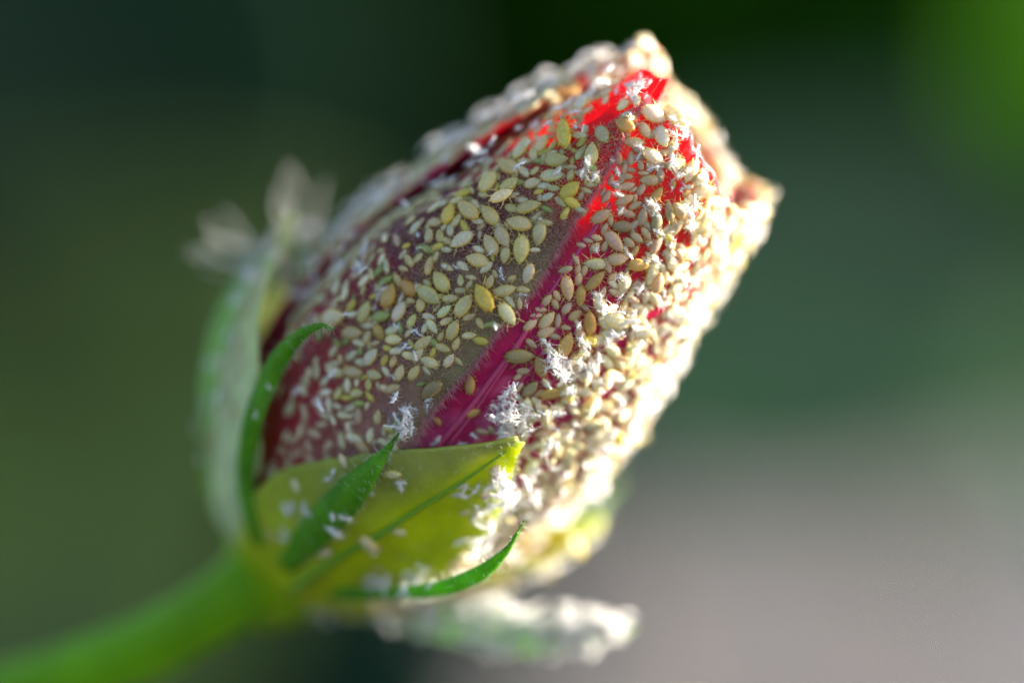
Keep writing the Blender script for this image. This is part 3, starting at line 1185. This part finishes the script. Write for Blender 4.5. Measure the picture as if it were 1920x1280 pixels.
# heaped on the low bract behind, and on the tip of the bract at the left
for (bi, q0, q1, cnt, L0, lab) in ((3, .10, .95, 420, .064, 'blurred white cast skin heaped on the low bract'),
                                   (4, .60, .90, 14, .045, 'blurred white cast skin sticking out from the pale left bract'),
                                   (5, .35, .9, 20, .06, 'blurred white cast skin on the bract behind the calyx')):
    Gb, nb = BR[bi]
    for i in range(cnt):
        q = rng.uniform(q0, q1)
        f = rng.random()
        ii, jj = int(q * 59), int(f * 12)
        p = Gb[ii, jj]
        n = np.array([.1, -.2, 1.0]) if bi != 4 else np.array([-.7, -.1, .6])
        nn_ = nb[ii, jj] * .5 + n * .8 + rvec(.3)
        nn_ /= np.linalg.norm(nn_)
        lf = rng.uniform(-.005, .08 if bi == 3 else .02)
        if i > 24:
            LEFT_SK.append((p + nn_ * lf, nn_, L0 * rng.uniform(.7, 1.3), True))
            continue
        put_skin(p, nn_, rdir(), L0 * rng.uniform(.7, 1.3), lab, lf)
        SK += 1

# thin waxy filaments standing off the pale left bract
Gb, nb = BR[4]
bract5 = [o for o in budo.children if o.name.startswith('bract')][4]
fil = [(.78, -.95, .10, .34), (.80, -.9, .3, .30), (.82, -.85, .42, .33), (.84, -.8, .55, .26), (.76, -1, -.05, .24), (.79, -.93, .2, .22),
       (.83, -.9, .36, .22), (.90, -.12, 1.0, .32), (.91, .02, 1.0, .30), (.89, -.2, 1.0, .20), (.97, .35, 1, .22), (.75, -1, .2, .28)]
for (q, ax, az, ln) in fil:
    p = Gb[int(q * 59), 3]
    dr = np.array([ax, -.1, az])
    dr /= np.linalg.norm(dr)
    path = smooth_path([p - dr * .02, p + dr * ln * .4 + rvec(.012), p + dr * ln * .75 + rvec(.016), p + dr * ln + rvec(.02)], 9)
    v, f = tube(path, np.linspace(.0024, .0012, 9), 5)
    add('wax_filament', v, f, MAT['skin'], ROOT, bract5)

# ------------------------------------------------------------------ the rest of the crowd
BARE_POLY = [(1140, 285), (1100, 385), (1050, 470), (985, 560), (860, 680), (750, 800), (800, 830), (960, 790), (955, 700), (1000, 590),
             (1055, 505), (1100, 430), (1130, 380), (1145, 320)]
BARE_DISC = [(1068, 430, 30), (1035, 470, 26), (770, 760, 45), (1135, 225, 36), (1128, 255, 26), (1152, 215, 28), (1255, 360, 34),
             (1300, 292, 22), (1095, 155, 22), (1200, 180, 22), (1010, 495, 18), (1140, 290, 26), (1185, 330, 10), (1120, 130, 18), (1330, 345, 18), (1215, 360, 16)]


def inside(x, y, poly):
    c = False
    j = len(poly) - 1
    for i in range(len(poly)):
        xi, yi = poly[i]
        xj, yj = poly[j]
        if (yi > y) != (yj > y) and x < (xj - xi) * (y - yi) / (yj - yi) + xi:
            c = not c
        j = i
    return c


CELL = .08
gridd = {}


def key(p):
    return (int(math.floor(p[0] / CELL)), int(math.floor(p[1] / CELL)), int(math.floor(p[2] / CELL)))


def push(p, L):
    gridd.setdefault(key(p), []).append((p, L))


def free(p, L, k):
    a, b, c = key(p)
    for i in (-1, 0, 1):
        for j in (-1, 0, 1):
            for l in (-1, 0, 1):
                for (q, M) in gridd.get((a + i, b + j, c + l), ()):
                    if np.sum((p - q) ** 2) < (k * (L + M)) ** 2:
                        return False
    return True


for p, L in PLACED:
    push(p, L)

cand = []
skins = []
tries = 0
while tries < 15000 and len(cand) < 2600:
    tries += 1
    th = rng.uniform(-180, 180)
    s = rng.uniform(.25, 2.5)
    h = hit_axis(s, th)
    if h is None:
        continue
    loc, n, src = h
    if src == 'bract':
        continue
    X, Y = to_px(loc)
    front = n[1] < 0
    if front and src.startswith('petal'):
        if inside(X, Y, BARE_POLY) or any((X - a) ** 2 + (Y - b) ** 2 < c * c for a, b, c in BARE_DISC):
            continue
    if src == 'sepal':
        pr = .05 if -60 < th < 45 else (.55 if th >= 45 else .25)
        if rng.random() > pr:
            continue
    L = rng.choice((.05, .06, .07, .08, .09, .1)) * rng.uniform(.85, 1.1)
    crowd = .27
    if front and -45 < th < 24 and s > .9:
        L = rng.uniform(.038, .072)
        crowd = .27
    elif front and -60 < th <= 10:
        L = rng.uniform(.045, .08)
        crowd = .33
    if th > 22:
        crowd = .22
    if s > 2.15:
        crowd = .22
    if not free(loc, L, crowd):
        continue
    push(loc, L)
    if th > 20:
        code = rng.choice('ppWWWkW') if th > 30 else rng.choice('kkkpWa')  # more cream on the sun side: sunlit whiteness put into body colour
    elif th < -40:
        code = rng.choice('yyppk')
    else:
        code = (rng.choice('yyyppYg') if s > .95 else rng.choice('kppkW')) if src == 'petal0' else 'k'
    if src == 'sepal':
        code = rng.choice('ppyW')
    d = rdir()
    cand.append((loc, n, d, L, code, src, front, th, X, Y))
    if rng.random() < (.45 if th > 22 or s > 2.2 else (.3 if th < -45 else .05)):
        skins.append((loc + n * rng.uniform(.02, .06), n, L * rng.uniform(.6, 1.0), front))
for _ in range(7000):          # the crumpled mouth, inside as well
    h = hit_px(rng.uniform(980, 1470), rng.uniform(30, 480))
    if h is None or h[2] in ('petal0', 'sepal', 'bract'):
        continue
    loc, n, src = h
    s_ = np.dot(loc - O, U)
    X, Y = to_px(loc)
    if src == 'petal1' and n[1] < -.1:
        continue
    if any((X - a) ** 2 + (Y - b) ** 2 < c * c for a, b, c in BARE_DISC):
        continue
    L = rng.uniform(.05, .095)
    if not free(loc, L, .16):
        continue
    push(loc, L)
    cand.append((loc, n, rdir(), L, rng.choice('kWWWp'), src, True, 0, X, Y))
    if rng.random() < .3:
        skins.append((loc + n * .02, n, L * rng.uniform(.6, 1.0), True))
for _ in range(1500):          # and down over the rolled inner petals
    a_ = Vector(bud(3.3, rng.uniform(0, 360), .5 * math.sqrt(rng.random())))
    hh = bvh.ray_cast(a_, Vector(-U))
    if hh[0] is None or SRC[hh[2]] != 'roll':
        continue
    loc, n = np.array(hh[0]), np.array(hh[1])
    if np.dot(n, U) < 0:
        n = -n
    L = rng.uniform(.05, .09)
    if not free(loc, L, .22):
        continue
    push(loc, L)
    cand.append((loc, n, rdir(), L, rng.choice('kWWp'), 'roll', False, 0, *to_px(loc)))
# second layer on the sunlit flank
for (loc, n, d, L, code, src, front, th, X, Y) in list(cand):
    if 28 < th < 120 and rng.random() < .35:
        p = loc + n * .028 + rvec(.012)
        cand.append((p, n + rvec(.3), rdir(), L * rng.uniform(.7, 1.0), rng.choice('pWWYk'), src, front, th, X, Y))

# the largest in view stay individuals (300 of the kind in all), the others are one crowd
vis = []
for i, c in enumerate(cand):
    loc, n = c[0], c[1]
    v = loc - np.array([0, -D, 0])
    v /= np.linalg.norm(v)
    facing = -np.dot(n / np.linalg.norm(n), v)
    seen = facing > .15
    if seen:
        hh = bvh.ray_cast(LENS, Vector(v))
        seen = hh[0] is not None and (np.linalg.norm(np.array(hh[0]) - loc) < .08)
    vis.append((c[3] * max(facing, 0) if seen else -1, i))
vis.sort(reverse=True)
n_ind = max(0, 300 - N_HAND)
keep = set(i for v, i in vis[:n_ind] if v > 0)
mv, mf, mrim, mtint = [], [], [], []
LOW = [aphid_geo(50 + i, nr=9, seg=8, legs=True, lseg=3, fat=f) for i, f in enumerate((.9, 1.0, 1.12))]
cnt_v = 0
for i, (loc, n, d, L, code, src, front, th, X, Y) in enumerate(cand):
    if i in keep:
        put_aphid(loc, n / np.linalg.norm(n), d, L, rng.choice(FATS), code, src)
        continue
    gv_, gf_, gr_ = rng.choice(LOW)
    B = basis(n, d)
    nn_ = n / np.linalg.norm(n)
    P = (gv_ * L) @ B.T + loc - nn_ * .02 * L
    mv.append(P)
    mf.extend(tuple(a + cnt_v for a in q) for q in gf_)
    cnt_v += len(P)
    mrim.append(gr_)
    c = np.clip(np.array(PAL[code]) * rng.uniform(.85, 1.12), .02, .9)
    mtint.append(np.tile(np.append(c, 1), (len(P), 1)))
MVs = np.vstack(mv)
base = W(O)
crowd_o = add('aphid_crowd', MVs, mf, MAT['aphid_mass'], base)
a = crowd_o.data.attributes.new('rim', 'FLOAT', 'POINT')
a.data.foreach_set('value', np.concatenate(mrim).astype(np.float32))
a = crowd_o.data.color_attributes.new('tint', 'FLOAT_COLOR', 'POINT')
a.data.foreach_set('color', np.vstack(mtint).astype(np.float32).ravel())
tag(crowd_o, 'dense blurred crust of countless aphids around the flanks and rim of the bud', 'aphids', kind='stuff')

sv, sf, cv = [], [], 0
for (loc, n, L, front) in skins + LEFT_SK:
    gv_, gf_ = rng.choice(SK_GEO)
    B = basis(n + rvec(.3), rdir())
    P = (np.array(gv_) * L) @ B.T + loc
    sv.append(P)
    sf.extend(tuple(a + cv for a in q) for q in gf_)
    cv += len(P)
so = add('cast_skin_litter', np.vstack(sv), sf, MAT['skin_mass'], base)
tag(so, 'scattered white cast skins too small to count over the aphid crust', 'cast skins', kind='stuff')


# ------------------------------------------------------------------ shrubs far behind, out of focus
def leaf_geo(length, width, droop, seed):
    n, m = 14, 9
    G = np.zeros((n, m, 3))
    for i in range(n):
        q = i / (n - 1)
        w = width * (math.sin(math.pi * q ** .75) ** .8 * .5 + .01)
        for j in range(m):
            f = j / (m - 1) * 2 - 1
            G[i, j] = (w * f + .04 * length * nz(q * 3, seed, 1), length * q,
                       -droop * length * q * q + abs(f) * w * .25 + .03 * length * nz(q * 4, f * 2, seed))
    return G


def shrub(name, label, stems, leaves, group=None):
    """stems: lists of world points; leaves: (px, py, depth, length, width, roll, pitch, colour)"""
    root = np.array(stems[0][0], float)
    e = empty(name, root)
    tag(e, label, 'shrub', group)
    pts = []
    for st in stems:
        P = smooth_path(st, 24)
        v, f = tube(P, np.linspace(.55, .18, 24), 8)
        v = (np.array(v) - C0) @ M3            # into bud frame
        add('stem', v, f, MAT['twig'], root, e)
        pts.extend(P[6:])
    pts = np.array(pts)
    for k, (x, y, dep, ln, wd, roll, pitch, colr) in enumerate(leaves):
        G = leaf_geo(ln, wd, .18, k + 3.7)
        G -= np.array([0, ln / 2, 0])
        Rm = np.array(Matrix.Rotation(R(roll), 3, 'Y') @ Matrix.Rotation(R(90 + pitch), 3, 'X'))
        ctr = px(x, y, dep)
        G = G @ Rm.T + ctr
        V, F, CC, nn = shell(G, .05, np.tile(np.array(colr), (*G.shape[:2], 1)))
        tipw = W(G[0, 4])
        near = pts[np.argmin(np.linalg.norm(pts - tipw, axis=1))]
        a_ = (tipw - C0) @ M3
        b_ = (near - C0) @ M3
        mid = (a_ + b_) / 2 + np.array([0, 0, .1 * np.linalg.norm(a_ - b_)])
        pv, pf = tube(smooth_path([a_, mid, b_], 8), np.linspace(.09, .13, 8), 6)
        o = len(V)
        V = np.vstack([V, pv])
        F = F + [tuple(i + o for i in q) for q in pf]
        CC = np.vstack([CC, np.tile(np.array(colr), (len(pv), 1))])
        add('leaf', V, F, MAT['leaf'], root, e, CC)


DK = (.005, .020, .0010)
DG = (.013, .034, .024)
MG = (.105, .165, .095)
BG = (.008, .034, .0001)


def wp(x, y, d):
    return W(px(x, y, d))


def stem_from(x, y, d, dx=0, dy=0):
    t = wp(x, y, d)
    return [(t[0] + dx, t[1] + dy, 0), (t[0] + dx * .7 + 1, t[1] + dy * .6, t[2] * .35), (t[0] + dx * .2, t[1] + dy * .2, t[2] * .75), tuple(t)]


lv = []
r2 = random.Random(5)
# dark thicket across the upper part and the left
for _ in range(240):
    x = r2.uniform(-300, 2700)
    y = r2.uniform(-500, 620)
    if x > 900:
        y = r2.uniform(-500, 420)
    lv.append((x, y, r2.uniform(26, 60), r2.uniform(6, 9), r2.uniform(4.5, 6.5), r2.uniform(0, 360), r2.uniform(-40, 40),
               tuple(np.array(DK) * r2.uniform(.7, 1.3) * (3.6 if x > 1250 else 1.1))))
shrub('leafy_shrub', 'dark green blurred shrub filling the background above and left of the bud',
      [stem_from(200, 100, 48, -4, 5), stem_from(800, -100, 55, 2, 6), stem_from(-200, 500, 45, -5, 4), stem_from(1300, -200, 50, 4, 8)], lv)
lv = [(60, 700, 20, 9, 7, 20, 25, DG), (120, 80, 15, 5.5, 4, -40, 30, (.024, .05, .03)), (-220, 1000, 16, 8, 6, 60, 40, (.10, .13, .055)),
      (330, 820, 24, 8, 5, 100, 20, DG), (380, 1400, 16, 5, 3.4, 75, 20, DG), (-150, 500, 22, 10, 8, 10, 20, DG)]
shrub('leafy_shrub', 'grey-green blurred leafy shoot behind the stalk at the left', [stem_from(-100, 600, 22, -5, 2)], lv)
lv = [(1560, 545, 12, 4.1, 2.5, 68, 20, MG), (1850, 640, 24, 5.0, 3.2, 100, 30, MG)]
shrub('leafy_shrub', 'mid green blurred leaves to the right of the bud', [stem_from(2500, 500, 12, 4, 3)], lv)
lv = [(2240, -20, 10, 4.0, 3.0, 40, -30, BG), (2420, 260, 14, 4.5, 3.4, 10, -20, BG), (2400, -220, 13, 5, 4, 70, -30, BG)]
shrub('leafy_shrub', 'bright yellow-green blurred leaves catching the sun beyond the bud', [stem_from(2500, 100, 14, 5, 4)], lv)
print('aphids', len([o for o in COL.objects if o.name.startswith('aphid') and 'label' in o]), 'skins', SK, 'cand', len(cand))
